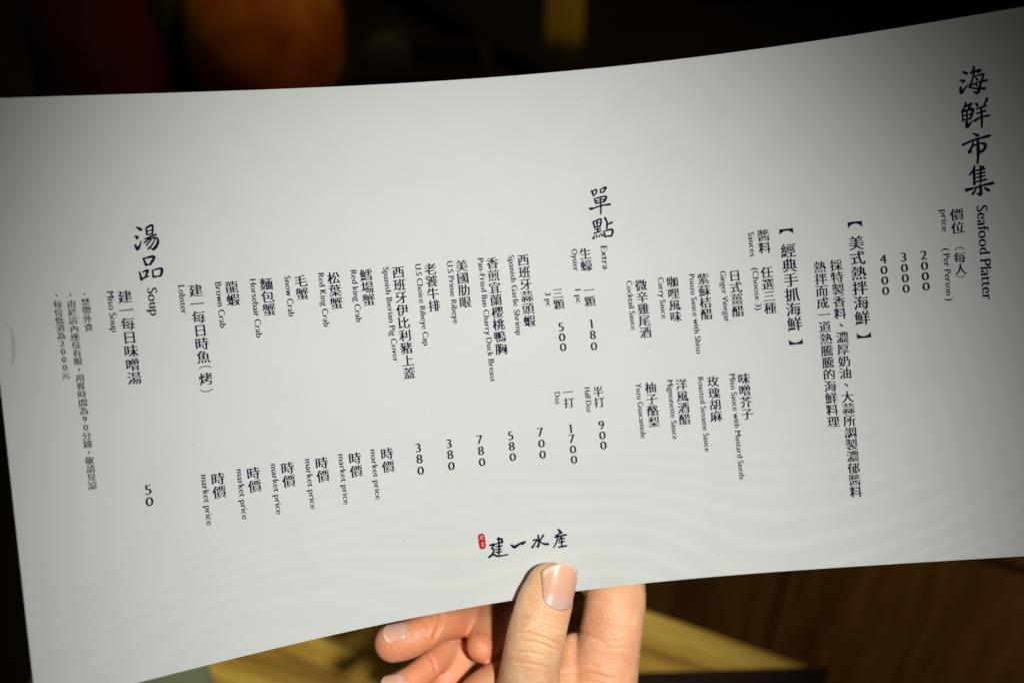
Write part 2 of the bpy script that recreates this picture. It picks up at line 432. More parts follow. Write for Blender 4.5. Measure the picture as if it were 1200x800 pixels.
def fill(name, polys, parent, mat, h, loose=(), smear=()):
    """flat outlines in card millimetres -> a filled print lying on the card; the smear thickens the upright strokes"""
    cu = bpy.data.curves.new('o', 'CURVE'); cu.dimensions = '2D'; cu.fill_mode = 'BOTH'
    for p in polys:
        if len(p) < 3: continue
        s = cu.splines.new('POLY'); s.points.add(len(p) - 1); s.use_cyclic_u = True
        s.points.foreach_set('co', np.concatenate([p, np.zeros((len(p), 1)), np.ones((len(p), 1))], 1).ravel())
    o = bpy.data.objects.new('o', cu); COL.objects.link(o)
    me = bpy.data.meshes.new_from_object(o.evaluated_get(bpy.context.evaluated_depsgraph_get())); bpy.data.objects.remove(o)
    n = len(me.vertices); c_ = np.empty(n * 3); me.vertices.foreach_get('co', c_); c_ = c_.reshape(-1, 3)[:, :2]
    F0 = [tuple(f.vertices) for f in me.polygons]; bpy.data.meshes.remove(me)
    V = []; Fc = []; Hh = []
    for k, d in enumerate(smear or [(0, 0)]):
        Fc += [tuple(i + len(V) for i in f) for f in F0]; V += list(c_ + d); Hh += [h + .003 * k] * n
    for k, q in enumerate(loose):
        Fc.append(tuple(range(len(V), len(V) + len(q)))); V += list(q); Hh += [h + .010 + .002 * (k % 3)] * len(q)
    return link(name, mesh(name, on_card(np.array(V), np.array(Hh)), Fc), mat, parent, smooth=False)

ink = plain('navy_ink', (.005, .007, .028), .8, .06)
red_ink = plain('red_ink', (.38, .010, .014), .6, .1)
H_INK = .035
LAT = {'T': 4.0, 'E': 2.75, 'S': 3.5, 'l': 2.42}
def cells(kind, txt, s, t0, t1):
    out = []; loose = []; em = 1
    def put(c, f):
        for p in glyph(c)[0]: out.append(f(p))
        for p in glyph(c)[2]: loose.append(f(p))
    if kind in 'cCs':
        n = len(txt); em = {'c': 3.58, 'C': 4.3, 's': 2.25}[kind]; span = t0 - t1 + .06 * em; pitch = span / n
        em = min(em, pitch * 1.03)
        for i, c in enumerate(txt):
            cy = t0 + .03 * em - (i + .5) * pitch
            P = glyph(c)[0]
            if not P: continue
            A = np.concatenate(P); mid = (A.min(0) + A.max(0)) / 2
            ref = np.array([.5, .38]) if (ord(c) > 255 and c not in '、，') else mid
            k = em * (1.05 if c.isdigit() else 1.0)
            put(c, lambda p: (p - ref) * k + [s, cy])
        w = SM_C * em
    elif kind == 'n':
        n = len(txt); hh = 2.5; pitch = (t0 - t1 - hh) / (n - 1)
        for i, c in enumerate(txt):
            A = np.concatenate(glyph(c)[0]); lo, hi = A.min(0), A.max(0); k = hh / (hi[1] - lo[1]) * (.92 if c == '0' else 1.0)
            kx = k * (1.18 if c == '0' else 1.0)
            cy = t0 - hh / 2 - i * pitch - (.1 if c == '0' else 0)
            put(c, lambda p: (p - (lo + hi) / 2) * [kx, k] + [s, cy])
        w = .085
    elif kind == 'b':
        a = np.linspace(0, 2 * math.pi, 9)[:-1]; out.append(np.stack([np.cos(a), np.sin(a)], 1) * .26 + [s, (t0 + t1) / 2]); w = 0
    elif kind == 'p':
        g = {'(': '（', ')': '）'}.get(txt, txt); wd = {'(': 2.4, ')': 2.4}.get(txt, 3.9)
        if abs(s - 48.6) < 1: wd = 3.4
        ht = max(t0 - t1, .62); A = np.concatenate(glyph(g)[0]); lo, hi = A.min(0), A.max(0)
        def turn(p):           # turned a quarter clockwise: up becomes right
            u_ = (p - (lo + hi) / 2) / (hi - lo); return np.stack([u_[:, 1] * wd, -u_[:, 0] * ht], 1) + [s, (t0 + t1) / 2]
        put(g, turn); w = 0
    else:
        em = LAT[kind]; x = 0; pos = []
        for c in txt:
            P, adv, _ = glyph(c); pos.append((x, c)); x += (adv - .075) if P else .25
        A = np.concatenate([p + [x_, 0] for x_, c in pos for p in glyph(c)[0]]); lo, hi = A[:, 0].min(), A[:, 0].max()
        kx = (t0 - t1) / (hi - lo)
        for x_, c in pos:
            put(c, lambda p: np.stack([s + (p[:, 1] - .34) * em, t0 - (p[:, 0] + x_ - lo) * kx], 1))
        w = SM_L * em
        return out, loose, [(0, -w), (0, w)]
    return out, loose, ([(-w, 0), (w, 0)] if w else [])
SM_C, SM_L = .026, .028
# kind, words, column (mm from the left edge), top, bottom (mm above the lower edge)
PRINT = [
    ('T', 'Seafood Platter', 267.3, 99.2, 73.24),
    ('c', '價位', 260.86, 99.2, 92.17),
    ('p', '(', 260.95, 88.5, 87.66),
    ('c', '每人', 260.86, 87.07, 80.9),
    ('p', ')', 260.78, 80.78, 80.07),
    ('l', 'price', 257.61, 99.2, 93.24),
    ('l', '( Per Person )', 257.51, 88.5, 73.94),
    ('n', '2000', 251.61, 88.5, 77.28),
    ('n', '3000', 246.32, 88.5, 77.21),
    ('n', '4000', 240.85, 88.5, 77.14),
    ('p', '【', 234.07, 98.65, 96.85),
    ('C', '美式熱拌海鮮', 233.98, 94.6, 69.28),
    ('p', '】', 234.01, 67.19, 65.49),
    ('p', '【', 215.2, 98.7, 97.0),
    ('C', '經典手抓海鮮', 215.24, 94.42, 69.35),
    ('p', '】', 215.12, 67.01, 65.39),
    ('c', '採特製香料、濃厚奶油、大蒜所調製濃郁醬料', 228.05, 88.5, 19.96),
    ('c', '熱拌而成一道熱騰騰的海鮮料理', 223.56, 88.5, 40.66),
    ('c', '醬料', 208.78, 99.2, 92.3),
    ('c', '任選三種', 208.76, 88.5, 74.94),
    ('l', 'Sauces', 205.33, 98.79, 91.82),
    ('l', '(Choose 3)', 205.58, 88.5, 76.35),
    ('c', '微辛雞尾酒', 172.58, 88.5, 71.56),
    ('l', 'Cocktail Sauce', 169.26, 88.5, 74.26),
    ('c', '咖哩風味', 181.72, 88.5, 75.29),
    ('l', 'Curry Sauce', 178.42, 88.5, 76.63),
    ('c', '紫蘇桔醋', 190.63, 88.5, 75.02),
    ('l', 'Ponzu Sauce with Shiso', 187.45, 88.5, 65.46),
    ('c', '日式薑醋', 199.64, 88.5, 74.98),
    ('l', 'Ginger Vinegar', 196.36, 88.5, 73.82),
    ('c', '味噌芥子', 199.5, 58.6, 45.05),
    ('l', 'Miso Sauce with Mustard Seeds', 196.34, 58.6, 27.81),
    ('c', '玫瑰胡麻', 190.62, 58.6, 45.2),
    ('l', 'Roasted Sesame Sauce', 187.17, 58.6, 36.76),
    ('c', '洋風酒醋', 181.44, 58.6, 45.25),
    ('l', 'Mignonette Sauce', 178.24, 58.6, 41.27),
    ('c', '柚子酪梨', 172.44, 58.6, 45.41),
    ('l', 'Yuzu Guacamole', 169.02, 58.6, 42.59),
    ('E', 'Extra', 162.96, 99.2, 92.49),
    ('c', '生蠔', 157.35, 99.2, 92.55),
    ('l', 'Oyster', 154.3, 99.2, 92.93),
    ('c', '一顆', 157.32, 88.5, 82.34),
    ('l', '1 pc', 154.17, 87.55, 83.6),
    ('c', '三顆', 148.24, 88.5, 82.41),
    ('l', '3 pc', 145.36, 87.58, 83.57),
    ('n', '180', 157.19, 78.5, 69.52),
    ('n', '500', 148.21, 78.5, 70.25),
    ('c', '半打', 157.09, 58.99, 52.86),
    ('l', 'Half Doz', 154.0, 59.01, 51.78),
    ('c', '一打', 148.29, 59.71, 53.75),
    ('l', 'Doz', 145.15, 58.6, 55.11),
    ('n', '900', 157.08, 48.9, 40.55),
    ('n', '1700', 148.1, 48.9, 37.37),
    ('c', '西班牙蒜頭蝦', 139.23, 99.2, 78.34),
    ('l', 'Spanish Garlic Shrimp', 135.89, 99.2, 76.25),
    ('c', '香煎宜蘭櫻桃鴨胸', 130.23, 99.2, 71.18),
    ('l', 'Pan-Fried Ilan Charry Duck Breast', 127.02, 99.2, 63.74),
    ('c', '美國肋眼', 121.34, 99.2, 85.64),
    ('l', 'U.S Prime Ribeye', 118.09, 99.2, 81.5),
    ('c', '老饕牛排', 112.38, 99.2, 85.46),
    ('l', 'U.S Choice Ribeye Cap', 109.02, 99.2, 76.2),
    ('c', '西班牙伊比利豬上蓋', 103.25, 99.2, 67.26),
    ('l', 'Spanish Iberian Pig Cover', 99.95, 99.2, 72.55),
    ('c', '鱈場蟹', 94.21, 99.2, 88.99),
    ('l', 'Red king Crab', 90.9, 99.2, 84.77),
    ('c', '松葉蟹', 85.21, 99.2, 88.95),
    ('l', 'Red King Crab', 81.9, 99.2, 84.42),
    ('c', '毛蟹', 76.25, 99.2, 92.44),
    ('l', 'Snow Crab', 72.78, 99.2, 88.19),
    ('c', '麵包蟹', 66.96, 99.2, 89.02),
    ('l', 'Horsehair Crab', 63.61, 99.2, 83.45),
    ('c', '龍蝦', 57.89, 99.2, 92.6),
    ('l', 'Brown Crab', 54.54, 99.2, 86.99),
    ('c', '建一每日時魚', 48.61, 99.2, 78.12),
    ('l', 'Lobster', 45.12, 99.2, 91.68),
    ('p', '(', 48.69, 77.41, 76.63),
    ('c', '烤', 48.56, 75.71, 72.2),
    ('p', ')', 48.42, 71.29, 70.5),
    ('c', '時價', 48.64, 48.9, 42.11),
    ('l', 'market price', 45.29, 48.9, 35.57),
    ('c', '時價', 57.89, 48.9, 42.16),
    ('l', 'market price', 54.46, 48.9, 35.51),
    ('c', '時價', 67.0, 48.9, 42.07),
    ('l', 'market price', 63.5, 48.9, 35.31),
    ('c', '時價', 76.3, 48.9, 42.0),
    ('l', 'market price', 72.73, 48.9, 35.14),
    ('c', '時價', 85.52, 48.9, 41.89),
    ('l', 'market price', 81.9, 48.9, 34.93),
    ('c', '時價', 94.54, 48.9, 41.86),
    ('l', 'market price', 90.86, 48.9, 34.81),
    ('n', '380', 103.53, 48.9, 39.97),
    ('n', '380', 112.41, 48.9, 40.06),
    ('n', '780', 121.33, 48.9, 39.97),
    ('n', '580', 130.36, 48.9, 40.29),
    ('n', '700', 139.1, 48.9, 39.95),
    ('S', 'Soup', 37.79, 99.2, 92.02),
    ('c', '建一每日味噌湯', 30.98, 99.2, 74.66),
    ('l', 'Miso Soup', 27.59, 99.2, 88.69),
    ('n', '50', 31.12, 48.53, 43.07),
    ('b', '·', 21.47, 99.2, 99.01),
    ('s', '禁帶外食', 21.52, 98.01, 89.58),
    ('b', '·', 18.16, 99.2, 99.1),
    ('s', '由於店內座位有限，用餐時間為90分鐘，敬請見諒', 18.16, 97.88, 49.52),
    ('b', '·', 14.92, 99.62, 99.18),
    ('s', '每位低消為2000元', 14.95, 98.04, 78.04)]
for kind, txt, s, t0, t1 in PRINT:
    fill({'n': 'printed_price', 'b': 'printed_bullet', 'p': 'printed_bracket'}.get(kind, 'printed_line'), *[(o_, menu, ink, H_INK, l_, m_) for o_, l_, m_ in [cells(kind, txt, s, t0, t1)]][0])
bpy.data.objects.remove(_o)

# brush lettering: every stroke a swelling ribbon (s, t, width in mm)
def brush(stroke):
    P = np.array(stroke, float); n = len(P)
    if n == 2: P = np.array([P[0], (P[0] + P[1]) / 2, P[1]]); n = 3
    out = []
    for i in range(n - 1):
        p0, p1, p2, p3 = P[max(i - 1, 0)], P[i], P[i + 1], P[min(i + 2, n - 1)]
        for k in range(6):
            t = k / 6; out.append(.5 * ((2 * p1) + (p2 - p0) * t + (2 * p0 - 5 * p1 + 4 * p2 - p3) * t * t + (3 * p1 - p0 - 3 * p2 + p3) * t ** 3))
    out.append(P[-1]); C_ = np.array(out); T = np.gradient(C_[:, :2], axis=0); T /= np.linalg.norm(T, axis=1)[:, None] + 1e-9
    Nn = np.stack([-T[:, 1], T[:, 0]], 1); wd = C_[:, 2:3] / 2 * (1 + .08 * rng.standard_normal((len(C_), 1)))
    Lf = C_[:, :2] + Nn * wd; Rt = C_[:, :2] - Nn * wd
    def cap(c_, t_, w_):
        a0 = math.atan2(t_[1], t_[0]); return [c_ + w_ * np.array([math.cos(a0 + a), math.sin(a0 + a)]) for a in (-1.0, -.5, 0, .5, 1.0)]
    return C_, Lf, Rt, np.array(cap(C_[-1, :2], T[-1], wd[-1, 0])), np.array(cap(C_[0, :2], -T[0], wd[0, 0]))
def brush_char(name, strokes, mat, h0):
    V = []; Fc = []; Hh = []
    for k, st in enumerate(strokes):
        C_, Lf, Rt, c1, c0 = brush(st); b = len(V); m = len(Lf); hh = h0 + k * .003
        V += list(Lf) + list(Rt) + list(c1) + list(c0); Hh += [hh] * (2 * m + 10)
        for i in range(m - 1): Fc.append((b + i, b + m + i, b + m + i + 1, b + i + 1))
        e = b + 2 * m; Fc.append((b + m - 1, b + 2 * m - 1, e, e + 1, e + 2, e + 3, e + 4)); e += 5
        Fc.append((b + m, b, e, e + 1, e + 2, e + 3, e + 4))
    W_ = on_card(np.array(V), np.array(Hh))
    return link(name, mesh(name, W_, Fc), mat, menu, smooth=False)
BRUSH = [
    ('title',[[(264.76,135.63,0.5),(265.68,135.04,0.79)],[(264.04,133.51,0.43),(264.97,133.18,0.65),(264.47,132.85,0.43)],[(263.92,131.6,0.72),(264.07,130.17,0.94),(264.97,131.18,0.5),(265.81,132.03,0.36)],[(267.44,136.72,0.43),(267.46,135.9,0.72),(266.62,134.89,0.43)],[(266.86,134.98,0.43),(269.02,135.45,0.79),(268.39,134.86,0.43)],[(267.39,134.64,0.5),(266.91,133.05,0.5),(266.17,131.38,0.65)],[(266.2,131.76,0.58),(268.24,132.21,0.43),(270.38,132.5,0.79)],[(267.63,133.96,0.36),(269.54,134.29,0.65),(269.54,133.53,0.58),(268.93,131.84,0.58),(268.08,129.54,0.79),(267.16,129.94,0.43)],[(266.28,131.23,0.5),(267.68,130.76,0.43),(269.79,130.43,0.79)],[(267.84,133.55,0.43),(268.23,132.85,0.5)],[(267.75,131.9,0.43),(268.0,131.35,0.5)]]),
    ('title',[[(264.97,127.32,0.5),(264.68,126.34,0.65),(263.76,125.05,0.36)],[(264.91,126.3,0.43),(266.38,126.9,0.72),(265.61,125.94,0.5)],[(264.0,125.02,0.43),(263.97,122.56,0.5)],[(264.12,125.13,0.5),(266.53,125.42,0.79),(266.2,123.79,0.65),(265.78,122.82,0.5)],[(265.09,125.24,0.5),(265.02,122.93,0.5)],[(264.05,123.98,0.43),(266.22,124.17,0.43)],[(263.98,122.82,0.43),(265.91,123.06,0.43)],[(264.92,122.43,0.65),(264.9,120.88,0.94),(265.84,121.78,0.5),(266.27,122.23,0.36)],[(267.52,126.81,0.58),(267.77,126.18,0.72)],[(270.22,127.68,0.72),(269.94,126.83,0.58),(269.43,126.26,0.43)],[(267.72,125.37,0.5),(269.76,125.83,0.65)],[(267.53,124.11,0.43),(269.56,124.45,0.58)],[(266.94,122.26,0.79),(268.41,122.95,0.5),(270.43,123.11,0.72)],[(268.68,125.61,0.58),(268.69,122.91,0.65),(268.54,120.22,0.43)]]),
    ('title',[[(266.38,118.83,0.5),(267.42,118.22,0.86)],[(263.58,116.23,0.72),(266.4,117.14,0.58),(269.52,117.61,0.79),(270.48,117.78,0.65)],[(266.12,116.53,0.5),(265.87,115.53,0.58),(265.13,114.07,0.94)],[(265.94,115.52,0.5),(267.89,116.03,0.5),(269.05,115.61,0.79),(268.91,114.46,0.79),(267.99,113.73,0.79),(267.65,114.11,0.43)],[(267.31,117.14,0.65),(267.27,113.78,0.79),(266.92,110.7,0.5)]]),
    ('title',[[(266.1,110.16,0.5),(265.79,109.02,0.72),(264.68,107.86,0.43)],[(265.91,109.01,0.65),(265.8,105.23,0.72)],[(267.4,109.86,0.5),(268.23,109.62,0.65)],[(266.38,108.82,0.5),(268.55,109.06,0.58)],[(266.44,107.89,0.43),(268.5,108.1,0.5)],[(266.39,106.99,0.43),(268.56,107.15,0.5)],[(266.2,105.83,0.43),(268.86,106.15,0.58)],[(267.62,109.57,0.5),(267.39,105.68,0.58)],[(263.79,103.9,0.94),(266.11,104.27,0.58),(268.54,104.75,0.65),(270.34,104.92,0.94)],[(267.23,104.92,0.58),(267.24,102.3,0.94),(266.37,102.67,0.43)],[(266.08,103.75,0.43),(265.24,102.67,0.72)],[(268.37,103.86,0.58),(269.28,103.09,0.86)]]),
    ('extra',[[(161.05,115.27,0.58),(161.42,114.0,0.58)],[(161.17,115.26,0.38),(162.44,115.57,0.51),(162.2,114.42,0.45)],[(161.43,114.12,0.32),(162.33,114.4,0.32)],[(163.56,115.51,0.45),(163.58,114.53,0.45)],[(163.68,115.55,0.38),(165.21,115.96,0.64),(164.47,114.68,0.45)],[(163.58,114.53,0.38),(164.47,114.73,0.38)],[(161.55,112.88,0.45),(161.94,111.73,0.58)],[(161.69,113.04,0.38),(164.96,113.4,0.58),(164.46,112.1,0.64),(164.05,111.77,0.38)],[(162.0,112.34,0.32),(164.51,112.66,0.32)],[(162.05,111.65,0.38),(164.06,111.89,0.38)],[(163.4,113.19,0.45),(163.24,111.11,0.51),(163.03,108.55,0.45)],[(160.05,110.32,0.83),(160.92,110.31,0.58),(163.22,110.87,0.45),(165.84,110.98,0.77)]]),
    ('extra',[[(160.54,106.45,0.58),(160.91,104.69,0.58)],[(160.66,106.49,0.38),(162.83,107.01,0.58),(162.53,105.26,0.51),(162.24,104.8,0.38)],[(161.37,106.12,0.32),(161.58,105.73,0.38)],[(162.14,106.29,0.32),(161.84,105.83,0.32)],[(161.68,106.71,0.38),(161.62,103.63,0.45)],[(161.13,104.91,0.32),(162.26,105.04,0.32)],[(160.8,104.08,0.32),(162.56,104.32,0.38)],[(160.57,103.11,0.51),(162.5,103.66,0.45)],[(160.19,101.79,0.77),(160.5,102.38,0.38)],[(161.13,102.44,0.45),(161.2,101.94,0.45)],[(161.88,102.49,0.45),(162.04,102.05,0.45)],[(162.53,102.8,0.45),(162.9,102.22,0.58)],[(164.09,107.21,0.64),(164.53,106.05,0.58),(164.34,104.22,0.51)],[(164.65,105.3,0.45),(165.99,105.78,0.64)],[(163.35,103.45,0.45),(163.61,101.9,0.58)],[(163.47,103.49,0.38),(165.86,103.7,0.64),(165.56,102.0,0.58)],[(163.56,101.9,0.51),(165.56,101.95,0.45)]]),
    ('soup',[[(35.79,115.33,0.48),(36.72,114.67,0.88)],[(35.19,112.93,0.48),(35.73,112.72,0.75),(35.45,112.26,0.41)],[(34.96,110.76,0.54),(35.39,109.65,0.88),(36.17,110.66,0.48),(36.46,111.71,0.27)],[(38.08,114.81,0.54),(38.13,113.25,0.54)],[(38.17,114.99,0.48),(39.39,115.55,0.61),(39.77,115.28,0.54),(39.48,113.27,0.48)],[(38.22,114.08,0.34),(39.49,114.35,0.34)],[(38.12,113.14,0.41),(39.43,113.4,0.41)],[(37.56,112.1,0.48),(40.36,113.09,0.48)],[(38.98,112.83,0.41),(38.32,111.93,0.41),(37.22,111.1,0.48)],[(38.09,111.83,0.41),(39.93,112.23,0.48),(40.68,111.87,0.54),(40.42,110.57,0.75),(39.38,109.27,0.75),(38.85,109.55,0.34)],[(38.98,111.76,0.34),(37.71,110.42,0.48)],[(39.99,111.8,0.34),(39.06,110.44,0.41),(38.05,109.44,0.54)]]),
    ('soup',[[(36.56,107.06,0.48),(37.04,105.35,0.75)],[(36.71,107.05,0.41),(39.28,107.31,0.75),(38.05,105.38,0.54)],[(37.03,105.3,0.48),(38.28,105.44,0.48)],[(35.22,103.6,0.41),(35.52,101.67,0.75)],[(36.06,103.53,0.41),(37.33,103.89,0.68),(36.62,102.52,0.48)],[(35.88,101.87,0.48),(37.16,102.36,0.54)],[(38.44,103.8,0.41),(38.47,102.0,0.61)],[(38.56,103.84,0.34),(40.72,104.03,0.75),(40.42,102.31,0.61)],[(38.47,102.0,0.48),(40.4,102.19,0.48)]]),
    ('logo',[[(123.37,18.45,0.49),(124.76,18.2,0.69),(124.49,17.48,0.42)],[(123.8,18.72,0.55),(123.74,16.23,0.55),(123.45,13.97,0.55)],[(122.41,17.11,0.42),(124.88,17.29,0.55)],[(122.73,16.25,0.42),(124.51,16.34,0.49)],[(122.78,15.42,0.42),(124.29,15.47,0.42)],[(122.57,14.64,0.42),(124.34,14.65,0.49)],[(121.17,16.94,0.69),(122.46,17.02,0.62),(121.49,16.02,0.49),(122.2,15.59,0.55),(121.59,14.38,0.62),(120.55,13.59,0.69)],[(120.55,13.59,0.69),(121.78,14.14,0.62),(123.12,13.48,0.55),(125.99,13.51,0.42)]]),
    ('logo',[[(127.35,16.12,0.62),(128.23,15.44,0.9),(129.66,16.06,0.69),(131.48,16.48,0.62),(130.44,15.68,0.28)]]),
    ('logo',[[(135.44,17.85,0.62),(135.41,16.22,0.69),(135.2,14.61,0.69),(134.46,14.85,0.35)],[(133.81,16.57,0.49),(134.92,16.69,0.49),(134.27,15.69,0.49),(133.34,14.59,0.69)],[(136.93,17.65,0.62),(135.83,16.3,0.49)],[(135.55,16.2,0.42),(136.68,15.23,0.62),(138.02,14.91,0.76)]]),
    ('logo',[[(141.54,18.69,0.69),(142.02,17.94,0.69)],[(140.56,17.12,0.42),(142.54,17.74,0.49)],[(142.19,18.33,0.42),(141.25,17.09,0.42)],[(140.25,16.67,0.49),(143.56,16.93,0.62)],[(141.08,16.83,0.55),(140.65,15.25,0.49),(139.53,13.62,0.35)],[(141.87,16.46,0.42),(141.35,15.43,0.35)],[(141.54,15.9,0.42),(143.06,16.03,0.42)],[(141.31,14.95,0.42),(142.83,15.11,0.49)],[(142.26,16.27,0.49),(142.02,13.84,0.49)],[(141.04,13.61,0.49),(143.38,13.75,0.62)]]),
    ('seal',[[(118.88,19.71,2.01),(118.91,18.71,2.08),(118.95,17.76,2.08),(118.96,17.08,1.94)]]),
    ('sealmark',[[(118.53,19.71,0.21),(119.49,19.78,0.21)],[(118.93,20.14,0.21),(118.95,19.05,0.21)],[(118.45,19.24,0.17),(119.37,19.15,0.17)],[(118.74,17.84,0.21),(119.45,17.9,0.21)],[(119.1,18.17,0.21),(119.05,16.88,0.21)],[(118.68,17.2,0.21),(119.38,17.23,0.21)]])]
for nm, strokes in BRUSH:
    if nm == 'seal': brush_char('red_seal', strokes, red_ink, H_INK)
    elif nm == 'sealmark': brush_char('seal_mark', strokes, plain('seal_white', (.55, .30, .28), .6), H_INK + .02)
    else: brush_char('brush_character', strokes, ink, H_INK)
# scuffs and specks on the lamination
scuff = plain('lamination_scuff', (.40, .41, .45), .6)
brush_char('scuff', [[(2.9, 93.6, .25), (3.9, 90.8, .45), (3.7, 86, .8), (3.2, 83.2, .5)]], scuff, .02)
speck = plain('speck', (.38, .39, .37), .6); SP = []
for _ in range(46):
    s_, t_ = rng.uniform(8, 280), rng.uniform(4, 146); r_ = rng.uniform(.08, .26); a_ = rng.uniform(0, 6.3)
    SP.append([(s_, t_, r_), (s_ + r_ * 1.5 * math.cos(a_), t_ + r_ * 1.5 * math.sin(a_), r_ * .7)])
brush_char('speck', SP, speck, .012)['kind'] = 'stuff'

# ------------------------------------------------------------------ the hand
def frame_chain(P):
    """smooth a chain of (x, y, z, r, flat) in mm and return rings"""
    P = np.array(P, float); n = len(P); out = []
    for i in range(n - 1):
        p0, p1, p2, p3 = P[max(i - 1, 0)], P[i], P[i + 1], P[min(i + 2, n - 1)]
        for k in range(8):
            t = k / 8
            out.append(.5 * ((2 * p1) + (p2 - p0) * t + (2 * p0 - 5 * p1 + 4 * p2 - p3) * t * t + (3 * p1 - p0 - 3 * p2 + p3) * t ** 3))
    out.append(P[-1]); return np.array(out)
def tube(chain, V, Fc, n=28):
    S = frame_chain(chain); c = S[:, :3]; r = S[:, 3]; fl = S[:, 4]
    T = np.gradient(c, axis=0); T /= np.linalg.norm(T, axis=1)[:, None]
    rows = []
    for k in range(6): # cap at the start
        a = math.pi / 2 * k / 6; rows.append((c[0] - T[0] * r[0] * math.cos(a), r[0] * math.sin(a) + .05, T[0], fl[0]))
    for i in range(len(c)): rows.append((c[i], r[i], T[i], fl[i]))
    for k in range(5, -1, -1):
        a = math.pi / 2 * k / 6; rows.append((c[-1] + T[-1] * r[-1] * math.cos(a), r[-1] * math.sin(a) + .05, T[-1], fl[-1]))
    b0 = len(V)
    for p, rr, t, f in rows:
        side = np.cross(t, [0, 0, 1.]); side /= np.linalg.norm(side) + 1e-9; dep = np.cross(side, t)
        for j in range(n):
            a = 2 * math.pi * j / n; V.append(p + side * rr * math.cos(a) + dep * rr * f * math.sin(a))
    m = len(rows)
    for i in range(m - 1):
        for j in range(n):
            Fc.append((b0 + i * n + j, b0 + i * n + (j + 1) % n, b0 + (i + 1) * n + (j + 1) % n, b0 + (i + 1) * n + j))
    Fc.append(tuple(b0 + j for j in range(n - 1, -1, -1))); Fc.append(tuple(b0 + (m - 1) * n + j for j in range(n)))
def ch(*pts):
    """px, py, depth, radius (as seen, px), flatness"""
    out = []
    for px, py, d, r, f in pts:
        x, y, z = ahead(px, py, d); out.append((x, y, z, r * d / FPX, f))
    return out
HV = []; HF = []
thumb = ch((645, 688, 283.5, 29.5, .80), (640, 702, 283.5, 32.5, .82), (634, 722, 283, 33.6, .88), (629, 742, 283, 34.8, .92), (624, 765, 284, 34.6, .92), (619, 800, 288, 36.5, .95), (614, 850, 293, 40, .95), (616, 930, 299, 50, .9))
tube(thumb, HV, HF)
tube(ch((716, 650, 314, 30, .9), (720, 680, 307, 35, .88), (721, 704, 302, 36, .86), (717, 735, 300, 36.5, .86), (711, 770, 300, 39, .86), (704, 815, 300, 43, .86), (695, 900, 301, 50, .8)), HV, HF)   # index finger
tube(ch((674, 762, 302, 21, .8), (676, 785, 301, 30, .8), (672, 830, 301, 44, .8), (668, 880, 302, 48, .8)), HV, HF)
# middle finger, tip to the left
tube(ch((461, 753, 296, 22.5, .92), (478, 749, 296, 22.5, .9), (497, 741, 297, 20.5, .9), (514, 733, 300, 19.0, .9), (534, 728, 309, 21, .9), (550, 716, 324, 21, .9), (570, 694, 345, 22, .9), (625, 680, 356, 24, .9), (680, 740, 342, 32, .9), (690, 830, 316, 44, .8)), HV, HF)
# ring finger below it
tube(ch((461, 808, 297, 18.5, .9), (478, 800, 298, 18, .9), (494, 788, 301, 17, .9), (510, 774, 305, 16.5, .9), (526, 761, 314, 18, .9), (550, 746, 332, 19, .9), (600, 735, 350, 22, .9), (650, 800, 322, 38, .9)), HV, HF)
# little finger and the pads of the palm side
tube(ch((506, 822, 306, 15, .9), (520, 800, 308, 16, .9), (535, 781, 311, 17, .9), (550, 765, 316, 16, .9), (590, 775, 324, 22, .9), (640, 850, 318, 36, .9)), HV, HF)
tube(ch((565, 758, 303, 19, .9), (571, 743, 311, 24, .9), (578, 722, 325, 28, .9), (592, 700, 342, 28, .9), (640, 730, 345, 28, .9), (665, 770, 322, 34, .9)), HV, HF)
# palm, wrist, forearm
tube(ch((561, 838, 298, 41, .7), (588, 817, 297, 43, .7), (602, 850, 300, 66, .55), (625, 950, 306, 105, .42), (625, 1080, 306, 100, .42), (620, 1220, 302, 82, .55), (612, 1420, 295, 86, .75), (600, 1700, 284, 105, .85)), HV, HF, 40)
tube(ch((670, 850, 303, 50, .6), (680, 940, 305, 62, .5), (660, 1080, 306, 60, .5)), HV, HF)
tmp = bpy.data.objects.new('tmp', mesh('tmp', HV, HF)); COL.objects.link(tmp)
rm = tmp.modifiers.new('r', 'REMESH'); rm.mode = 'VOXEL'; rm.voxel_size = .45
dg = bpy.context.evaluated_depsgraph_get()
hm = bpy.data.meshes.new_from_object(tmp.evaluated_get(dg)); hm.name = 'hand'
bpy.data.objects.remove(tmp)
nv = len(hm.vertices); co = np.empty(nv * 3); hm.vertices.foreach_get('co', co); co = co.reshape(-1, 3)
ed = np.empty(len(hm.edges) * 2, int); hm.edges.foreach_get('vertices', ed); ed = ed.reshape(-1, 2)
deg = np.bincount(ed.ravel(), minlength=nv)[:, None]
def lap(c, k, it):
    for _ in range(it):
        s = np.zeros_like(c); 
        for a in range(3):
            s[:, a] = np.bincount(ed[:, 0], c[ed[:, 1], a], nv) + np.bincount(ed[:, 1], c[ed[:, 0], a], nv)
        c = c + k * (s / deg - c)
    return c
co = lap(co, .5, 9)
hm.vertices.foreach_set('co', co.ravel()); hm.update()
nr = np.empty(nv * 3); hm.vertices.foreach_get('normal', nr); nr = nr.reshape(-1, 3)
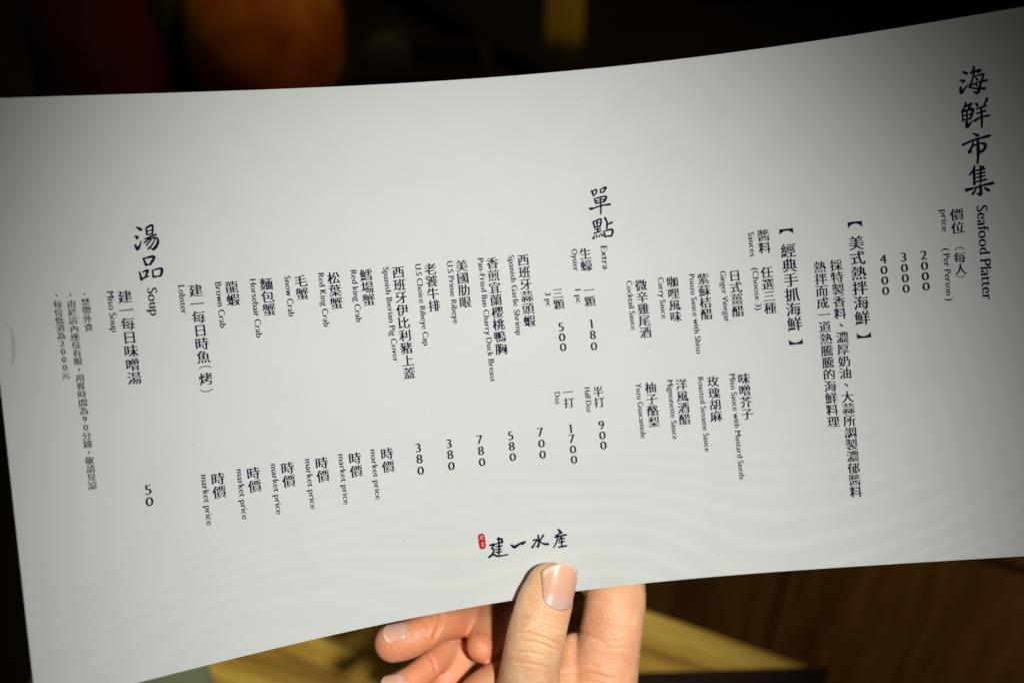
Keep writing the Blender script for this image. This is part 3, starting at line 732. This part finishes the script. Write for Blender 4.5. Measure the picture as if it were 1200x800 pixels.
# creases: curved lines drawn over the skin, given in mm about the eye
def crease(pts, depth, wid, zc, zr, side=-1):
    """a fold of the skin along a polyline of (px, py) at depth zc"""
    global co
    P = np.array([ahead(x, y, zc)[:2] for x, y in pts])
    d = np.full(nv, 1e9); tt = np.zeros(nv); tot = len(P) - 1
    xy = co[:, :2] * (zc / co[:, 2])[:, None]
    for i in range(tot):
        a, b = P[i], P[i + 1]; ab = b - a
        t = np.clip(((xy - a) @ ab) / (ab @ ab), 0, 1); q = a + t[:, None] * ab
        dd = np.linalg.norm(xy - q, axis=1); m = dd < d; d[m] = dd[m]; tt[m] = (i + t[m]) / tot
    fade = np.clip(np.minimum(tt, 1 - tt) * 5, 0, 1) ** .7
    ok = (np.abs(co[:, 2] - zc) < zr) & (nr[:, 2] < .25)
    co -= nr * (depth * fade * (np.exp(-(d / wid) ** 2) - .35 * np.exp(-((d - 2.2 * wid) / (1.3 * wid)) ** 2)) * ok)[:, None]
for p, dpt in [([(616, 737), (630, 733), (645, 739), (659, 748)], .22), ([(622, 729), (634, 730), (646, 735), (660, 741)], .16), ([(606, 743), (620, 742), (636, 747), (657, 757)], .20),
               ([(612, 752), (628, 752), (642, 757), (656, 763)], .15), ([(603, 725), (616, 723), (632, 724), (650, 729)], .10), ([(600, 763), (620, 764), (640, 769)], .08), ([(598, 775), (620, 777), (648, 783)], .06),
               ([(625, 721), (638, 719), (652, 723)], .07)]:
    crease(p, dpt * 3.4, .38, 277, 9)
for p, dpt, wd in [([(662, 730), (676, 738), (690, 744), (704, 751), (716, 757)], .30, .55), ([(655, 788), (672, 787), (690, 788), (706, 792), (722, 795)], .5, .5), ([(692, 752), (706, 758), (722, 760), (738, 757)], .14, .45),
                   ([(684, 776), (700, 781), (716, 780)], .12, .4), ([(688, 786), (700, 778), (712, 774)], .10, .4), ([(700, 742), (716, 752), (736, 750)], .10, .4)]:
    crease(p, dpt, wd, 293, 9)
for p, dpt, wd in [([(513, 712), (517, 722), (514, 734), (507, 752)], .7, .6), ([(497, 762), (508, 775), (512, 790)], .35, .5), ([(500, 727), (503, 740)], .15, .4)]:
    crease(p, dpt, wd, 292, 12)
co = lap(co, .25, 1)
# redness of the skin: fingertips and folds
red = np.zeros(nv)
for px, py, d, s in [(700, 790, 296, 16), (715, 730, 296, 12), (500, 750, 296, 13), (505, 790, 300, 12), (575, 752, 300, 9), (550, 720, 320, 14), (461, 753, 292, 6), (480, 760, 292, 6), (475, 800, 292, 8), (560, 775, 298, 7), (540, 745, 300, 12), (673, 745, 292, 3.5), (663, 765, 290, 3), (655, 712, 280, 4), (715, 700, 294, 11), (640, 672, 278, 4)]:
    p = np.array(ahead(px, py, d)); red = np.maximum(red, (.4 if px in (700, 715, 655, 640) else .85) * np.exp(-((co - p) ** 2).sum(1) / (2 * s * s)))
at = hm.attributes.new('flush', 'FLOAT', 'POINT'); at.data.foreach_set('value', red.astype(np.float32))
from mathutils.bvhtree import BVHTree
fcs = [tuple(p.vertices) for p in hm.polygons]
bvh = BVHTree.FromPolygons([Vector(v) for v in co], fcs)
W = mm_np(co)
hm.vertices.foreach_set('co', W.ravel()); hm.update()

q = NT('skin')
tc = q.n('ShaderNodeTexCoord')
a1 = q.n('ShaderNodeAttribute', attribute_name='flush')
n1 = q.n('ShaderNodeTexNoise', Scale=170.0, Detail=4.0, Roughness=.6); q.l(tc.outputs['Object'], n1.inputs['Vector'])
n2 = q.n('ShaderNodeTexNoise', Scale=1800.0, Detail=3.0, Roughness=.6); q.l(tc.outputs['Object'], n2.inputs['Vector'])
vo = q.n('ShaderNodeTexVoronoi', Scale=1500.0); q.l(tc.outputs['Object'], vo.inputs['Vector'])
c = q.ramp(n1.outputs[0], [(.3, (.76, .41, .23)), (.55, (.87, .535, .31)), (.75, (.92, .65, .40))])
mx = q.n('ShaderNodeMix', data_type='RGBA'); mx.inputs[7].default_value = (.72, .23, .11, 1)
q.l(a1.outputs['Fac'], mx.inputs[0]); q.l(c, mx.inputs[6]); q.l(mx.outputs[2], q.b.inputs['Base Color'])
q.b.inputs['Roughness'].default_value = .42; q.b.inputs['Specular IOR Level'].default_value = .45
q.b.inputs['Subsurface Weight'].default_value = .30; q.b.inputs['Subsurface Scale'].default_value = .0035
q.b.inputs['Subsurface Radius'].default_value = (1.0, .28, .12)
ad = q.n('ShaderNodeMath', operation='ADD'); q.l(vo.outputs[0], ad.inputs[0]); q.l(n2.outputs[0], ad.inputs[1])
q.bump(ad.outputs[0], .00016, .8)
hand = link('person', hm, q.m)
tag(hand, "bare hand coming up from below, thumb in front and fingers behind the menu", 'person')

def nail(px, py, zd, nrm_, along, wmm, lmm, mat, far=14):
    c0 = Vector(ahead(px, py, zd)); nn = Vector(nrm_).normalized(); al = Vector(along); al = (al - nn * al.dot(nn)).normalized(); sd = al.cross(nn).normalized()
    nu, nvv = 17, 21; G = np.zeros((nvv, nu, 3))
    for j in range(nvv):
        v = j / (nvv - 1)
        for i in range(nu):
            u = i / (nu - 1) * 2 - 1
            # rounded cuticle and rounded free edge
            lo = -.5 * lmm + .30 * lmm * (1 - math.sqrt(max(0, 1 - .92 * u * u))); hi = .5 * lmm - .34 * lmm * (1 - math.sqrt(max(0, 1 - .92 * u * u)))
            off = al * (lo + (hi - lo) * v) + sd * (u * wmm / 2 * (.86 + .14 * v))
            h = bvh.ray_cast(c0 + off + nn * far, -nn, 30)
            hp = h[0] if h[0] is not None else c0 + off - nn * 4
            G[j, i] = hp
        # keep the plate stiff: no dive over the end of the finger
    base = G @ np.array(nn)
    for i in range(nu):
        for j in range(nvv // 2, nvv):
            base_exp = base[nvv // 2, i] + (base[nvv // 2, i] - base[3, i]) / (nvv // 2 - 3) * (j - nvv // 2) * .45
            lim = base_exp - .25 * ((j - nvv // 2) / (nvv // 2)) ** 2
            if base[j, i] < lim: G[j, i] += np.array(nn) * (lim - base[j, i])
    for _ in range(6):
        G[1:-1, 1:-1] = .5 * G[1:-1, 1:-1] + .125 * (G[2:, 1:-1] + G[:-2, 1:-1] + G[1:-1, 2:] + G[1:-1, :-2])
    vv = np.linspace(0, 1, nvv)[:, None]; uu = np.linspace(-1, 1, nu)[None]
    lift = .17 * np.minimum(1, vv * 6) * np.minimum(1, (1 - np.abs(uu)) * 5) - .10
    G = G + np.array(nn) * lift[..., None]
    V = mm_np(G.reshape(-1, 3)); Fc = [(j * nu + i, j * nu + i + 1, (j + 1) * nu + i + 1, (j + 1) * nu + i) for j in range(nvv - 1) for i in range(nu - 1)]
    me = mesh('nail', V, Fc)
    uv = me.uv_layers.new(name='uv'); uvs = []
    for l in me.loops: uvs += [(l.vertex_index % nu) / (nu - 1), (l.vertex_index // nu) / (nvv - 1)]
    uv.data.foreach_set('uv', uvs)
    o = link('nail', me, mat, hand)
    s = o.modifiers.new('s', 'SOLIDIFY'); s.thickness = .00030; s.offset = -1 if False else 0
    return o
qn = NT('nail_plate'); uvn = qn.n('ShaderNodeUVMap', uv_map='uv'); sp = qn.n('ShaderNodeSeparateXYZ'); qn.l(uvn.outputs[0], sp.inputs[0])
u2 = qn.n('ShaderNodeMath', operation='SUBTRACT'); u2.inputs[1].default_value = .5; qn.l(sp.outputs[0], u2.inputs[0])
u3 = qn.n('ShaderNodeMath', operation='MULTIPLY'); qn.l(u2.outputs[0], u3.inputs[0]); qn.l(u2.outputs[0], u3.inputs[1])
u4 = qn.n('ShaderNodeMath', operation='MULTIPLY_ADD'); u4.inputs[1].default_value = .9; qn.l(u3.outputs[0], u4.inputs[0]); qn.l(sp.outputs[1], u4.inputs[2])
def nail_colours(qq, stops):
    qq.l(qq.ramp(u4.outputs[0], stops), qq.b.inputs['Base Color'])
nail_colours(qn, [(0, (.70, .40, .29)), (.06, (.70, .43, .35)), (.22, (.71, .43, .35)), (.40, (.78, .41, .29)), (.95, (.82, .45, .31)), (.99, (.88, .60, .42)), (1.0, (.88, .62, .44))])
qn.b.inputs['Roughness'].default_value = .22; qn.b.inputs['Subsurface Weight'].default_value = .2; qn.b.inputs['Subsurface Scale'].default_value = .002
qn.b.inputs['Coat Weight'].default_value = .35; qn.b.inputs['Coat Roughness'].default_value = .15
nail(656.5, 687, 280, (.50, .04, -.85), (.22, .96, 0), 11.4, 13.0, qn.m)
nail(463, 738, 293, (-.15, .85, -.55), (-.95, -.22, .1), 6.5, 7.5, qn.m, 8)
nail(459, 798, 293, (-.1, .6, -.8), (-.95, -.3, .1), 6.5, 7.0, qn.m, 5)
